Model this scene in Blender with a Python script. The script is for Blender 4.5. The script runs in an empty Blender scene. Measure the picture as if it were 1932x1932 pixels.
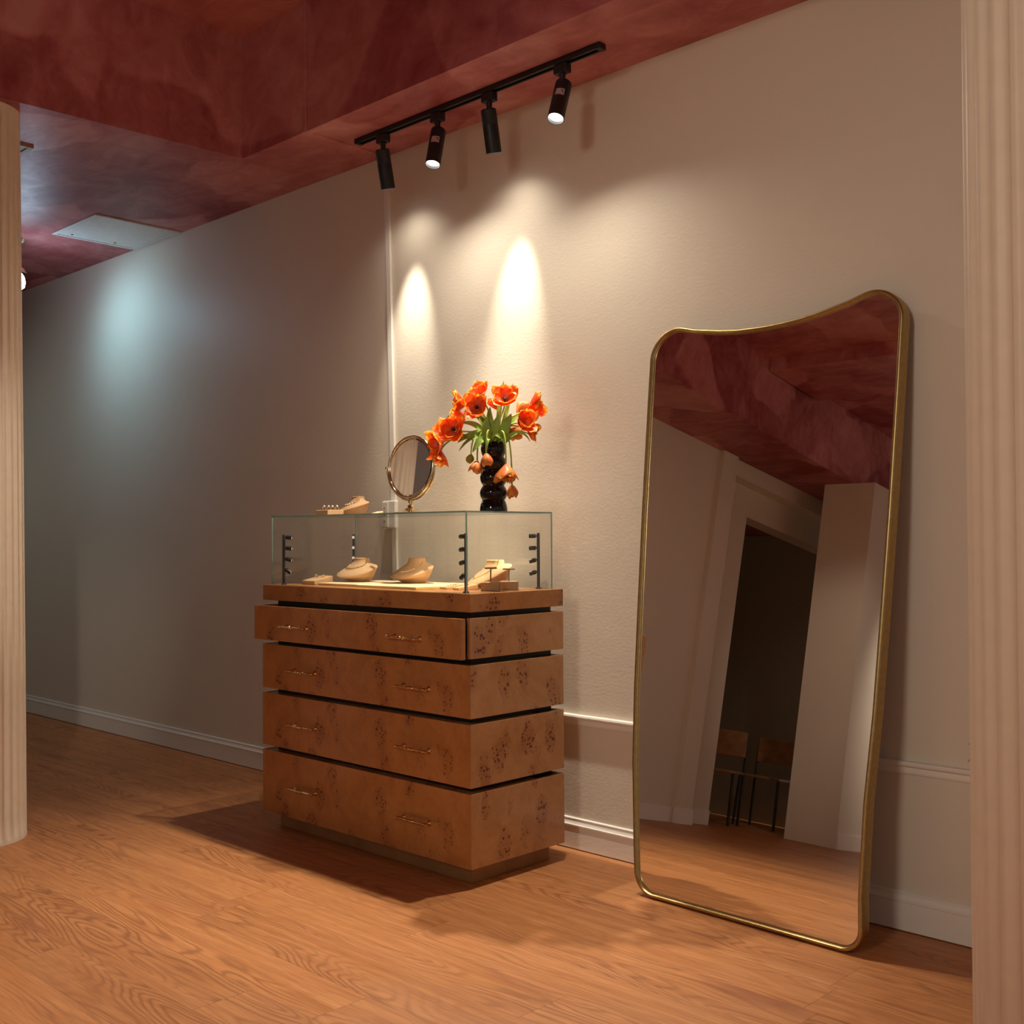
import bpy, bmesh, math, random
from mathutils import Vector, Matrix, noise
random.seed(7)
PI = math.pi
S = bpy.context.scene
COL = S.collection
H = 2.936          # lower ceiling
HC = 3.497         # ceiling inside the raised coffer

# ------------------------------------------------------------------ camera
yaw, pitch, roll, fpx = -0.7671, 0.0209, -0.0058, 2120.0
F = Vector((math.sin(yaw)*math.cos(pitch), math.cos(yaw)*math.cos(pitch), math.sin(pitch)))
R0 = Vector((math.cos(yaw), -math.sin(yaw), 0)); U0 = R0.cross(F)
RR = R0*math.cos(roll) + U0*math.sin(roll); UU = -R0*math.sin(roll) + U0*math.cos(roll)
cd = bpy.data.cameras.new('camera'); cam = bpy.data.objects.new('camera', cd); COL.objects.link(cam)
cam.matrix_world = Matrix(((RR.x, UU.x, -F.x, 0), (RR.y, UU.y, -F.y, -3.2825), (RR.z, UU.z, -F.z, 1.2), (0, 0, 0, 1)))
cd.sensor_width = 36; cd.lens = fpx/1932*36; cd.clip_start = .05
S.camera = cam
S.view_settings.view_transform = 'Standard'; S.view_settings.look = 'None'
S.view_settings.gamma = 1; S.view_settings.use_curve_mapping = False
S.view_settings.exposure = 0.0

# ------------------------------------------------------------------ world and added fill spots
w = bpy.data.worlds.new('world'); S.world = w; w.use_nodes = True
w.node_tree.nodes['Background'].inputs[0].default_value = (1.0, .89, .75, 1)
w.node_tree.nodes['Background'].inputs[1].default_value = .33

def spot(name, loc, aim, watts, deg, blend, color, rad=.02):
    l = bpy.data.lights.new(name, 'SPOT'); l.energy = watts; l.color = color; l.shadow_soft_size = rad
    l.spot_size = math.radians(deg); l.spot_blend = blend
    o = bpy.data.objects.new(name, l); COL.objects.link(o); o.location = loc
    o.rotation_euler = Vector(aim).to_track_quat('-Z', 'Y').to_euler()
    return o
def area(name, loc, aim, watts, size, color, size_y=None):
    l = bpy.data.lights.new(name, 'AREA'); l.energy = watts; l.color = color; l.size = size
    if size_y: l.shape = 'RECTANGLE'; l.size_y = size_y
    o = bpy.data.objects.new(name, l); COL.objects.link(o); o.location = loc
    o.rotation_euler = Vector(aim).to_track_quat('-Z', 'Y').to_euler()
    return o
WARM = (1.0, .90, .74)
# unseen fill spots, added to brighten wall, column, pillar, hall and ceiling
FILL = (1.0, .88, .72)
spot('lamp_and_fill_spot', (-.9, -5.8, 2.88), (-.85, 5.8, -1.5), 200, 46, .9, FILL, .45)
spot('lamp_and_fill_spot', (-2.7, -6.9, 2.88), (-1, .15, -.75), 330, 56, .8, FILL, .05)
spot('lamp_and_fill_spot', (-3.1, -3.3, 2.88), (-1.3, -.3, -1.5), 3, 100, .8, FILL, .05)
spot('lamp_and_fill_spot', (-.8, -3.5, 2.88), (-3.88, 2.0, -1.6), 200, 17, 1.0, FILL, .05)
spot('lamp_and_fill_spot', (-3.1, -3.4, 2.88), (-1.6, -2.0, -1.6), 44, 40, .9, FILL, .05)
spot('hall_fill_light', (-8.2, -1.9, 2.85), (.35, .45, -1), 27, 130, 1.0, (.80, 1.0, .94), .06)  # cool fill added out of view to lift the hall wall
spot('lamp_and_fill_spot', (-.6, -3.7, 2.9), (.1, .05, -1), 260, 74, .8, FILL, .05)
spot('lamp_and_fill_spot', (.9, -2.6, 2.9), (.1, .05, -1), 260, 80, .8, FILL, .05)

# ------------------------------------------------------------------ node helpers
def mat(name):
    m = bpy.data.materials.new(name); m.use_nodes = True
    nt = m.node_tree; b = nt.nodes['Principled BSDF']
    return m, nt, b
def nd(nt, t, **kw):
    n = nt.nodes.new(t)
    for k, v in kw.items():
        if k == 'inp':
            for i, x in v.items(): n.inputs[i].default_value = x
        else: setattr(n, k, v)
    return n
def lk(nt, a, b): nt.links.new(a, b)
def ramp(nt, fac, stops, interp='LINEAR'):
    n = nt.nodes.new('ShaderNodeValToRGB'); n.color_ramp.interpolation = interp
    el = n.color_ramp.elements
    while len(el) > len(stops): el.remove(el[-1])
    while len(el) < len(stops): el.new(1)
    for e, (p, c) in zip(el, stops): e.position = p; e.color = (*c, 1) if len(c) == 3 else c
    lk(nt, fac, n.inputs[0]); return n.outputs[0]
def mth(nt, op, a, b=None, c=None):
    n = nt.nodes.new('ShaderNodeMath'); n.operation = op
    for i, x in enumerate((a, b, c)):
        if x is None: continue
        if isinstance(x, (int, float)): n.inputs[i].default_value = x
        else: lk(nt, x, n.inputs[i])
    return n.outputs[0]
def mixc(nt, fac, a, b, mode='MIX'):
    n = nt.nodes.new('ShaderNodeMix'); n.data_type = 'RGBA'; n.blend_type = mode
    for s, x in ((n.inputs[0], fac), (n.inputs[6], a), (n.inputs[7], b)):
        if isinstance(x, (int, float)): s.default_value = x
        elif isinstance(x, tuple): s.default_value = (*x, 1) if len(x) == 3 else x
        else: lk(nt, x, s)
    return n.outputs[2]
def objc(nt, scale=(1, 1, 1)):
    t = nt.nodes.new('ShaderNodeTexCoord'); mp = nt.nodes.new('ShaderNodeMapping')
    mp.inputs['Scale'].default_value = scale; lk(nt, t.outputs['Object'], mp.inputs[0]); return mp.outputs[0]
def noi(nt, vec, scale, detail=3, rough=.5, dist=0):
    n = nd(nt, 'ShaderNodeTexNoise', inp={'Scale': scale, 'Detail': detail, 'Roughness': rough, 'Distortion': dist})
    lk(nt, vec, n.inputs['Vector']); return n.outputs[0]
def bump(nt, b, h, strength, dist=.01):
    n = nd(nt, 'ShaderNodeBump', inp={'Strength': strength, 'Distance': dist}); lk(nt, h, n.inputs['Height'])
    lk(nt, n.outputs[0], b.inputs['Normal'])
def simple(name, col, rough=.5, metal=0, coat=0, nscale=40, var=.06, bmp=0):
    m, nt, b = mat(name)
    b.inputs['Roughness'].default_value = rough; b.inputs['Metallic'].default_value = metal
    b.inputs['Coat Weight'].default_value = coat
    n = noi(nt, objc(nt), nscale, 3)
    c0 = tuple(x*(1-var) for x in col); c1 = tuple(min(1, x*(1+var)) for x in col)
    lk(nt, ramp(nt, n, [(.3, c0), (.7, c1)]), b.inputs['Base Color'])
    if bmp: bump(nt, b, n, bmp, .002)
    return m

# ------------------------------------------------------------------ materials
def m_wall(name, col):
    m, nt, b = mat(name); v = objc(nt)
    big = noi(nt, v, 1.3, 4, .6)
    lk(nt, ramp(nt, big, [(.25, tuple(x*.965 for x in col)), (.75, tuple(min(1, x*1.03) for x in col))]), b.inputs['Base Color'])
    b.inputs['Roughness'].default_value = .5; b.inputs['Specular IOR Level'].default_value = .35
    vs = objc(nt, (1, 1, 1.6)); fine = noi(nt, vs, 55, 4, .55); mid = noi(nt, v, 6, 3)
    bump(nt, b, mth(nt, 'ADD', fine, mth(nt, 'MULTIPLY', mid, 2.0)), .12, .006)
    return m
M_WALL = m_wall('beige_wall_paint', (.76, .685, .575))
M_TRIM = m_wall('cream_trim_paint', (.86, .81, .74))
M_COLUMN = simple('cream_column_paint', (.82, .71, .57), .5, nscale=25, var=.03)
def m_ceiling():
    m, nt, b = mat('burgundy_limewash'); v = objc(nt)
    a = noi(nt, v, 1.7, 5, .62, .9); d = noi(nt, objc(nt, (.8, 1.6, 1.2)), 4.5, 6, .65, 1.4)
    vor = nd(nt, 'ShaderNodeTexVoronoi', inp={'Scale': 2.6, 'Randomness': 1.0}); vor.feature = 'SMOOTH_F1'; vor.inputs['Smoothness'].default_value = .12
    wv = nd(nt, 'ShaderNodeMix'); wv.data_type = 'VECTOR'; wv.inputs[0].default_value = .22
    nn = nd(nt, 'ShaderNodeTexNoise', inp={'Scale': 2.2, 'Detail': 4}); lk(nt, v, nn.inputs['Vector'])
    lk(nt, v, wv.inputs[4]); lk(nt, nn.outputs['Color'], wv.inputs[5]); lk(nt, wv.outputs[1], vor.inputs['Vector'])
    sm = nd(nt, 'ShaderNodeSeparateColor'); lk(nt, vor.outputs['Color'], sm.inputs[0])
    f = mth(nt, 'ADD', mth(nt, 'ADD', mth(nt, 'MULTIPLY', a, .5), mth(nt, 'MULTIPLY', d, .38)), mth(nt, 'MULTIPLY', sm.outputs[0], .30))
    lk(nt, ramp(nt, f, [(.42, (.27, .036, .042)), (.56, (.40, .108, .115)), (.68, (.54, .195, .195)), (.86, (.68, .34, .325))]), b.inputs['Base Color'])
    lk(nt, ramp(nt, f, [(.3, (.56,)*3), (.8, (.40,)*3)]), b.inputs['Roughness'])
    b.inputs['Specular IOR Level'].default_value = .55; bump(nt, b, f, .12, .01)
    return m
M_CEIL = m_ceiling()
def m_floor():
    m, nt, b = mat('oak_plank_floor'); t = nd(nt, 'ShaderNodeTexCoord'); sp = nd(nt, 'ShaderNodeSeparateXYZ')
    lk(nt, t.outputs['Object'], sp.inputs[0]); x, y = sp.outputs[0], sp.outputs[1]
    PW, PL = .178, 1.32
    ry = mth(nt, 'DIVIDE', y, PW); row = mth(nt, 'FLOOR', ry)
    wn = nd(nt, 'ShaderNodeTexWhiteNoise', noise_dimensions='1D'); lk(nt, row, wn.inputs['W'])
    xx = mth(nt, 'DIVIDE', mth(nt, 'ADD', x, mth(nt, 'MULTIPLY', wn.outputs[0], 5.0)), PL); colm = mth(nt, 'FLOOR', xx)
    cv = nd(nt, 'ShaderNodeCombineXYZ'); lk(nt, row, cv.inputs[0]); lk(nt, colm, cv.inputs[1])
    w2 = nd(nt, 'ShaderNodeTexWhiteNoise', noise_dimensions='2D'); lk(nt, cv.outputs[0], w2.inputs['Vector'])
    rid = w2.outputs[0]
    gx = mth(nt, 'ADD', x, mth(nt, 'MULTIPLY', rid, 61.0)); gy = mth(nt, 'ADD', y, mth(nt, 'MULTIPLY', rid, 23.0))
    def vec(sx, sy):
        c = nd(nt, 'ShaderNodeCombineXYZ'); lk(nt, mth(nt, 'MULTIPLY', gx, sx), c.inputs[0]); lk(nt, mth(nt, 'MULTIPLY', gy, sy), c.inputs[1]); return c.outputs[0]
    # cathedral rings: contour lines of a stretched noise
    n1 = noi(nt, vec(.85, 5.2), 1.0, 2.2, .42, .25)
    wob = noi(nt, vec(14, 70), 1.0, 2, .5)
    ph = mth(nt, 'ADD', mth(nt, 'MULTIPLY', n1, 190.0), mth(nt, 'MULTIPLY', wob, 2.2))
    ring = mth(nt, 'ADD', mth(nt, 'MULTIPLY', mth(nt, 'SINE', ph), .5), .5)
    ring = mth(nt, 'POWER', ring, 2.2)
    pore = noi(nt, vec(9, 260), 1.0, 3, .6)
    strk = noi(nt, vec(1.6, 34), 1.0, 4, .6)
    sel = ramp(nt, noi(nt, vec(.7, 4.0), 1.3, 2), [(.42, (0,)*3), (.62, (1,)*3)])
    rs = mth(nt, 'MULTIPLY', ring, mth(nt, 'ADD', .22, mth(nt, 'MULTIPLY', sel, .78)))
    base = ramp(nt, strk, [(.25, (.43, .160, .052)), (.5, (.55, .226, .078)), (.75, (.64, .290, .110))])
    c = mixc(nt, mth(nt, 'MULTIPLY', rs, .62), base, (.25, .085, .028))
    c = mixc(nt, ramp(nt, pore, [(.48, (0,)*3), (.68, (.45,)*3)]), c, (.25, .10, .038))
    # knots
    kv = nd(nt, 'ShaderNodeTexVoronoi', inp={'Scale': 1.0}); lk(nt, vec(1.15, 3.6), kv.inputs['Vector'])
    kd = mth(nt, 'ADD', kv.outputs['Distance'], mth(nt, 'MULTIPLY', mth(nt, 'SUBTRACT', noi(nt, vec(9, 24), 1.0, 3), .5), .25))
    kf = ramp(nt, kd, [(.0, (.75,)*3), (.07, (.6,)*3), (.24, (0,)*3)])
    c = mixc(nt, kf, c, (.30, .095, .045))
    tone = ramp(nt, rid, [(0, (.90, .88, .86)), (.5, (1, 1, 1)), (1, (1.06, 1.05, 1.03))])
    c = mixc(nt, 1.0, c, tone, 'MULTIPLY')
    # seams
    fy = mth(nt, 'FRACT', ry); fx = mth(nt, 'FRACT', xx)
    sy = mth(nt, 'MINIMUM', fy, mth(nt, 'SUBTRACT', 1.0, fy)); sx = mth(nt, 'MINIMUM', fx, mth(nt, 'SUBTRACT', 1.0, fx))
    seam = mth(nt, 'MAXIMUM', mth(nt, 'LESS_THAN', sy, .006), mth(nt, 'LESS_THAN', sx, .0011))
    c = mixc(nt, mth(nt, 'MULTIPLY', seam, .42), c, (.15, .06, .028))
    lk(nt, c, b.inputs['Base Color'])
    lk(nt, ramp(nt, noi(nt, vec(3, 8), 1.0, 3), [(.3, (.40,)*3), (.7, (.52,)*3)]), b.inputs['Roughness'])
    b.inputs['Specular IOR Level'].default_value = .38
    bump(nt, b, mth(nt, 'SUBTRACT', mth(nt, 'SUBTRACT', 0.0, mth(nt, 'MULTIPLY', rs, .35)), mth(nt, 'MULTIPLY', seam, 1.2)), .22, .002)
    return m
M_FLOOR = m_floor()
def m_burl(name, offs=(4.9, 2.2, 5.1), cols=((.33, .125, .034), (.43, .18, .052), (.52, .24, .080))):
    m, nt, b = mat(name); t = nd(nt, 'ShaderNodeTexCoord'); mp = nd(nt, 'ShaderNodeMapping'); mp.inputs['Location'].default_value = offs
    lk(nt, t.outputs['Object'], mp.inputs[0]); v = mp.outputs[0]
    wx = nd(nt, 'ShaderNodeTexNoise', inp={'Scale': 9, 'Detail': 3}); lk(nt, v, wx.inputs['Vector'])
    wm = nd(nt, 'ShaderNodeMix'); wm.data_type = 'VECTOR'; wm.inputs[0].default_value = .025
    lk(nt, v, wm.inputs[4]); lk(nt, wx.outputs['Color'], wm.inputs[5]); vv = wm.outputs[1]
    fig = noi(nt, v, 5.5, 5, .6, 1.2); fine = noi(nt, vv, 60, 3, .6)
    base = ramp(nt, mth(nt, 'ADD', mth(nt, 'MULTIPLY', fig, .75), mth(nt, 'MULTIPLY', fine, .25)), [(.3, cols[0]), (.5, cols[1]), (.72, cols[2])])
    # clusters, stretched upright
    sc = nd(nt, 'ShaderNodeMapping'); sc.inputs['Scale'].default_value = (1.25, 1.25, .72); lk(nt, vv, sc.inputs[0])
    cl = nd(nt, 'ShaderNodeTexVoronoi', inp={'Scale': 9.2, 'Randomness': 1.0}); lk(nt, sc.outputs[0], cl.inputs['Vector'])
    cm = mth(nt, 'ADD', cl.outputs['Distance'], mth(nt, 'MULTIPLY', mth(nt, 'SUBTRACT', noi(nt, v, 14, 3), .5), .55))
    sep = nd(nt, 'ShaderNodeSeparateColor'); lk(nt, cl.outputs['Color'], sep.inputs[0])
    cmask = mth(nt, 'MULTIPLY', ramp(nt, cm, [(.30, (1,)*3), (.46, (0,)*3)]), ramp(nt, sep.outputs[0], [(.10, (0,)*3), (.24, (1,)*3)]))
    dots = nd(nt, 'ShaderNodeTexVoronoi', inp={'Scale': 78, 'Randomness': 1.0}); lk(nt, vv, dots.inputs['Vector'])
    ds = nd(nt, 'ShaderNodeSeparateColor'); lk(nt, dots.outputs['Color'], ds.inputs[0])
    rad = mth(nt, 'ADD', .05, mth(nt, 'MULTIPLY', ds.outputs[1], .38))
    dm = mth(nt, 'MULTIPLY', ramp(nt, mth(nt, 'SUBTRACT', dots.outputs['Distance'], rad), [(.0, (1,)*3), (.12, (0,)*3)]), cmask)
    c = mixc(nt, mth(nt, 'MULTIPLY', cmask, .34), base, (.27, .075, .022))
    c = mixc(nt, mth(nt, 'MULTIPLY', dm, .88), c, (.085, .015, .008))
    lk(nt, c, b.inputs['Base Color']); b.inputs['Roughness'].default_value = .33
    b.inputs['Coat Weight'].default_value = .25; b.inputs['Coat Roughness'].default_value = .12
    return m
M_BURL = m_burl('burl_veneer'); M_BURL_LIT = m_burl('burl_veneer_side_lit', (3.3, 1.7, .6), ((.38, .18, .072), (.48, .25, .105), (.57, .32, .15))); M_BURL3 = m_burl('burl_veneer_top', (7.1, 4.2, 2.3))  # side copy paler: whitish light on the chest side put into its colour
M_PLINTH = simple('plinth_veneer', (.30, .15, .06), .45, nscale=12, var=.15)
M_BLACK = simple('black_lacquer', (.006, .006, .008), .45)
M_BLKM = simple('black_powder_coat', (.012, .012, .014), .42, nscale=80)
M_BRASS = simple('brushed_brass', (.42, .295, .125), .36, 1.0, nscale=60, var=.10)
M_BRASSD = simple('polished_antique_brass', (.75, .50, .24), .16, 1.0, nscale=90, var=.15)
M_GOLD = simple('polished_gold', (.86, .66, .32), .12, 1.0)
M_NICKEL = simple('polished_gilt_metal', (.80, .70, .46), .10, 1.0)
def m_mirror(name, col, rough=.0):
    m, nt, b = mat(name); b.inputs['Metallic'].default_value = 1; b.inputs['Roughness'].default_value = rough
    n = noi(nt, objc(nt), 3, 2); lk(nt, ramp(nt, n, [(0, tuple(x*.98 for x in col)), (1, col)]), b.inputs['Base Color']); return m
M_MIRROR = m_mirror('silvered_mirror', (.88, .86, .83)); M_MIRROR2 = m_mirror('vanity_mirror_glass', (.86, .85, .82))
def m_glass(name, tint, edge=False):
    m = bpy.data.materials.new(name); m.use_nodes = True; nt = m.node_tree; nt.nodes.clear()
    out = nd(nt, 'ShaderNodeOutputMaterial'); tr = nd(nt, 'ShaderNodeBsdfTransparent'); gl = nd(nt, 'ShaderNodeBsdfGlossy', inp={'Roughness': .0})
    mx = nd(nt, 'ShaderNodeMixShader'); ge = nd(nt, 'ShaderNodeNewGeometry')
    dp = nd(nt, 'ShaderNodeVectorMath', operation='DOT_PRODUCT'); lk(nt, ge.outputs['Normal'], dp.inputs[0]); lk(nt, ge.outputs['Incoming'], dp.inputs[1])
    co = mth(nt, 'ABSOLUTE', dp.outputs['Value']); frv = mth(nt, 'ADD', .04, mth(nt, 'MULTIPLY', mth(nt, 'POWER', mth(nt, 'SUBTRACT', 1.0, co), 5.0), .96))
    nz = noi(nt, objc(nt), 2, 1); lk(nt, ramp(nt, nz, [(0, tint), (1, tuple(min(1, x*1.01) for x in tint))]), tr.inputs[0])
    lk(nt, frv, mx.inputs[0]); lk(nt, tr.outputs[0], mx.inputs[1]); lk(nt, gl.outputs[0], mx.inputs[2])
    if edge:
        df = nd(nt, 'ShaderNodeBsdfPrincipled', inp={'Base Color': (.34, .50, .46, 1), 'Roughness': .12, 'Specular IOR Level': .8}); m2 = nd(nt, 'ShaderNodeMixShader', inp={0: .6})
        lk(nt, mx.outputs[0], m2.inputs[1]); lk(nt, df.outputs[0], m2.inputs[2]); lk(nt, m2.outputs[0], out.inputs[0])
    else: lk(nt, mx.outputs[0], out.inputs[0])
    return m
M_PANE = m_glass('clear_pane_glass', (.975, .985, .98)); M_EDGE = m_glass('green_glass_edge', (.6, .8, .76), True)
M_CLEAR = m_glass('clear_plastic', (.9, .92, .93))
M_CORK = simple('tan_microsuede', (.52, .315, .16), .85, nscale=120, var=.06, bmp=.15)
M_BOARD = simple('pale_birch_board', (.78, .58, .34), .6, nscale=14, var=.05)
M_BOARDE = simple('golden_board_edge', (.62, .42, .13), .5)
M_VASE = simple('glossy_black_glass', (.004, .004, .005), .05)
M_STEM = simple('tulip_green', (.36, .50, .07), .45, nscale=30, var=.2)
M_LEAF = simple('tulip_leaf_green', (.28, .44, .05), .5, nscale=18, var=.25)
M_PLASTIC = simple('white_plastic', (.78, .75, .70), .3)
M_DARKROOM = simple('dark_brown_wall', (.22, .16, .10), .8)
M_WOODCH = simple('stained_chair_wood', (.30, .13, .05), .4, nscale=15, var=.2)
M_DARKWOOD = simple('dark_chair_frame', (.02, .013, .01), .4)
M_STICKER = simple('grey_pink_label', (.50, .36, .35), .6)
M_PEARL = simple('pearl', (.85, .80, .74), .2, coat=.5)
M_LAMPOFF = simple('grey_lens', (.42, .40, .40), .15)
def m_emit(name, col, s):
    m, nt, b = mat(name); b.inputs['Base Color'].default_value = (.8, .8, .8, 1)
    b.inputs['Emission Color'].default_value = (*col, 1)
    v = noi(nt, objc(nt), 5, 1); lk(nt, mth(nt, 'ADD', s, mth(nt, 'MULTIPLY', v, .01)), b.inputs['Emission Strength']); return m
M_LENS = m_emit('lit_lens', (1, .96, .90), 9); M_LENSC = m_emit('cool_lit_bulb', (.82, .94, 1.0), 14)
def m_petal(name, base, mid, edge, outer):
    m, nt, b = mat(name); uv = nd(nt, 'ShaderNodeUVMap'); sp = nd(nt, 'ShaderNodeSeparateXYZ'); lk(nt, uv.outputs[0], sp.inputs[0])
    g = nd(nt, 'ShaderNodeNewGeometry')
    n = noi(nt, objc(nt), 60, 3); u = mth(nt, 'ADD', sp.outputs[1], mth(nt, 'MULTIPLY', mth(nt, 'SUBTRACT', n, .5), .22))
    side = mth(nt, 'ABSOLUTE', mth(nt, 'SUBTRACT', sp.outputs[0], .5))
    e = mth(nt, 'MAXIMUM', u, mth(nt, 'ADD', mth(nt, 'MULTIPLY', side, 1.5), .25))
    inner = ramp(nt, e, [(.0, base), (.25, mid), (.72, mid), (.86, edge), (1, edge)])
    back = ramp(nt, e, [(.0, base), (.35, outer), (.72, mid), (.95, edge)])
    lk(nt, mixc(nt, g.outputs['Backfacing'], inner, back), b.inputs['Base Color'])
    b.inputs['Roughness'].default_value = .45; b.inputs['Subsurface Weight'].default_value = 0
    tl = nd(nt, 'ShaderNodeBsdfTranslucent'); mx = nd(nt, 'ShaderNodeMixShader', inp={0: .28})
    lk(nt, inner, tl.inputs[0]); lk(nt, b.outputs[0], mx.inputs[1]); lk(nt, tl.outputs[0], mx.inputs[2]); lk(nt, mx.outputs[0], nt.nodes['Material Output'].inputs[0])
    return m
M_PET = m_petal('orange_red_parrot_petal', (.90, .20, .02), (.94, .07, .006), (.96, .42, .03), (.90, .24, .10))
M_PETB = m_petal('peach_tulip_petal', (.85, .52, .20), (.80, .22, .05), (.85, .38, .07), (.85, .33, .16))
M_PETG = m_petal('green_tulip_bud', (.30, .36, .05), (.38, .36, .04), (.48, .36, .04), (.36, .36, .05))

# ------------------------------------------------------------------ mesh helpers
def tag(o, label=None, cat=None, group=None, kind=None):
    if label: o['label'] = label
    if cat: o['category'] = cat
    if group: o['group'] = group
    if kind: o['kind'] = kind
    return o
def empty(name, loc, rz=0, label=None, cat=None, group=None):
    o = bpy.data.objects.new(name, None); COL.objects.link(o); o.location = loc; o.rotation_euler = (0, 0, rz)
    o.empty_display_size = .05
    return tag(o, label, cat, group)
def mk(name, bm, m, parent=None, smooth=False, bev=0, seg=2, normals=True):
    me = bpy.data.meshes.new(name)
    if normals: bmesh.ops.recalc_face_normals(bm, faces=bm.faces)
    if smooth:
        for f in bm.faces: f.smooth = True
        bm.edges.ensure_lookup_table()
        for e in bm.edges:
            if len(e.link_faces) == 2 and e.calc_face_angle(0) > .7: e.smooth = False
    bm.to_mesh(me); bm.free()
    for mm in (m if isinstance(m, (list, tuple)) else [m]): me.materials.append(mm)
    o = bpy.data.objects.new(name, me); COL.objects.link(o)
    if parent: o.parent = parent
    if bev:
        b = o.modifiers.new('bevel', 'BEVEL'); b.width = bev; b.segments = seg; b.limit_method = 'ANGLE'; b.angle_limit = .6
    return o
def box(bm, x0, x1, y0, y1, z0, z1, mi=0):
    vs = [bm.verts.new((x, y, z)) for x in (x0, x1) for y in (y0, y1) for z in (z0, z1)]
    for q in ((0, 1, 3, 2), (4, 6, 7, 5), (0, 4, 5, 1), (2, 3, 7, 6), (0, 2, 6, 4), (1, 5, 7, 3)):
        f = bm.faces.new([vs[i] for i in q]); f.material_index = mi
    return vs
def prism(bm, poly, z0, z1):
    a = [bm.verts.new((x, y, z0)) for x, y in poly]; b = [bm.verts.new((x, y, z1)) for x, y in poly]; n = len(poly)
    bm.faces.new(a[::-1]); bm.faces.new(b)
    for i in range(n): bm.faces.new((a[i], a[(i+1) % n], b[(i+1) % n], b[i]))
def lathe(bm, prof, seg=32, M=None, cap=True):
    rings = []
    for r, z in prof:
        rings.append([bm.verts.new((max(r, 1e-5)*math.cos(2*PI*i/seg), max(r, 1e-5)*math.sin(2*PI*i/seg), z)) for i in range(seg)])
    for a, b in zip(rings, rings[1:]):
        for i in range(seg): bm.faces.new((a[i], a[(i+1) % seg], b[(i+1) % seg], b[i]))
    if cap: bm.faces.new(rings[0][::-1]); bm.faces.new(rings[-1])
    if M is not None: bmesh.ops.transform(bm, matrix=M, verts=[v for r in rings for v in r])
    return rings
def frame_at(pts, i):
    a = pts[max(i-1, 0)]; b = pts[min(i+1, len(pts)-1)]
    return (b-a).normalized()
def tube(bm, pts, rad, seg=10, cap=True, closed=False):
    pts = [Vector(p) for p in pts]; n = len(pts)
    if not isinstance(rad, (list, tuple)): rad = [rad]*n
    t0 = (pts[1]-pts[-1]).normalized() if closed else frame_at(pts, 0)
    ref = Vector((0, 0, 1)) if abs(t0.z) < .9 else Vector((1, 0, 0))
    nrm = t0.cross(ref).normalized(); rings = []
    for i in range(n):
        t = (pts[(i+1) % n]-pts[i-1]).normalized() if closed else frame_at(pts, i)
        nrm = (nrm - t*nrm.dot(t)).normalized(); bn = t.cross(nrm)
        rings.append([bm.verts.new(pts[i] + (nrm*math.cos(2*PI*j/seg) + bn*math.sin(2*PI*j/seg))*rad[i]) for j in range(seg)])
    for i in range(n if closed else n-1):
        a, b = rings[i], rings[(i+1) % n]
        for j in range(seg): bm.faces.new((a[j], a[(j+1) % seg], b[(j+1) % seg], b[j]))
    if cap and not closed: bm.faces.new(rings[0][::-1]); bm.faces.new(rings[-1])
def align(axis, loc):
    return Matrix.Translation(Vector(loc)) @ Vector(axis).to_track_quat('Z', 'Y').to_matrix().to_4x4()
def bez(p0, p1, p2, p3, n=14):
    p0, p1, p2, p3 = map(Vector, (p0, p1, p2, p3)); out = []
    for i in range(n+1):
        t = i/n; s = 1-t; out.append(p0*s**3 + p1*3*s*s*t + p2*3*s*t*t + p3*t**3)
    return out
def copy_tree(o, parent=None):
    c = o.copy(); COL.objects.link(c); c.parent = parent
    for ch in list(o.children): copy_tree(ch, c)
    return c
BM = bmesh.new

# ------------------------------------------------------------------ the room
def struct(name, bm, m, **kw):
    return tag(mk(name, bm, m, **kw), kind='structure')
bm = BM(); box(bm, -14, 4, -11, .12, -.1, 0); struct('floor', bm, M_FLOOR)
bm = BM(); box(bm, -14, 4, 0, .12, 0, H); struct('wall_back', bm, M_WALL)
# lower ceiling round a raised coffer
P = [(-4.44, -.447), (-4.66, -5.0), (-4.72, -11)]
bm = BM()
lo = lambda pts: [bm.verts.new((x, y, z)) for x, y, z in pts]
bm.faces.new(lo([(-14, .12, H), (-4.44, .12, H), (P[0][0], P[0][1], H), (P[1][0], P[1][1], H), (P[2][0], P[2][1], H), (-14, -11, H)]))
bm.faces.new(lo([(-4.44, .12, H), (4, .12, H), (4, -.447, H), (P[0][0], P[0][1], H)]))
bm.faces.new(lo([(P[0][0], P[0][1], H), (4, -.447, H), (4, -.447, HC), (P[0][0], P[0][1], HC)]))
for a, b in zip(P, P[1:]): bm.faces.new(lo([(*a, H), (*b, H), (*b, HC), (*a, HC)]))
bm.faces.new(lo([(P[0][0], P[0][1], HC), (4, -.447, HC), (4, -11, HC), (P[2][0], P[2][1], HC), (P[1][0], P[1][1], HC)]))
bmesh.ops.remove_doubles(bm, verts=bm.verts, dist=1e-4)
struct('ceiling', bm, M_CEIL)
# painted-over conduit strip on the coffer face and ceiling
bm = BM(); box(bm, -3.962, -3.938, -.456, -.446, H-.004, HC); box(bm, -3.955, -3.935, -.452, -.002, H-.008, H+.002)
struct('trim_1', bm, M_CEIL, bev=.003)
# a beam across the coffer, seen in the floor mirror
bm = BM(); box(bm, -4.6, 4, -4.55, -3.85, HC-.10, HC+.01); struct('trim_2', bm, M_CEIL, bev=.004)
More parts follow.
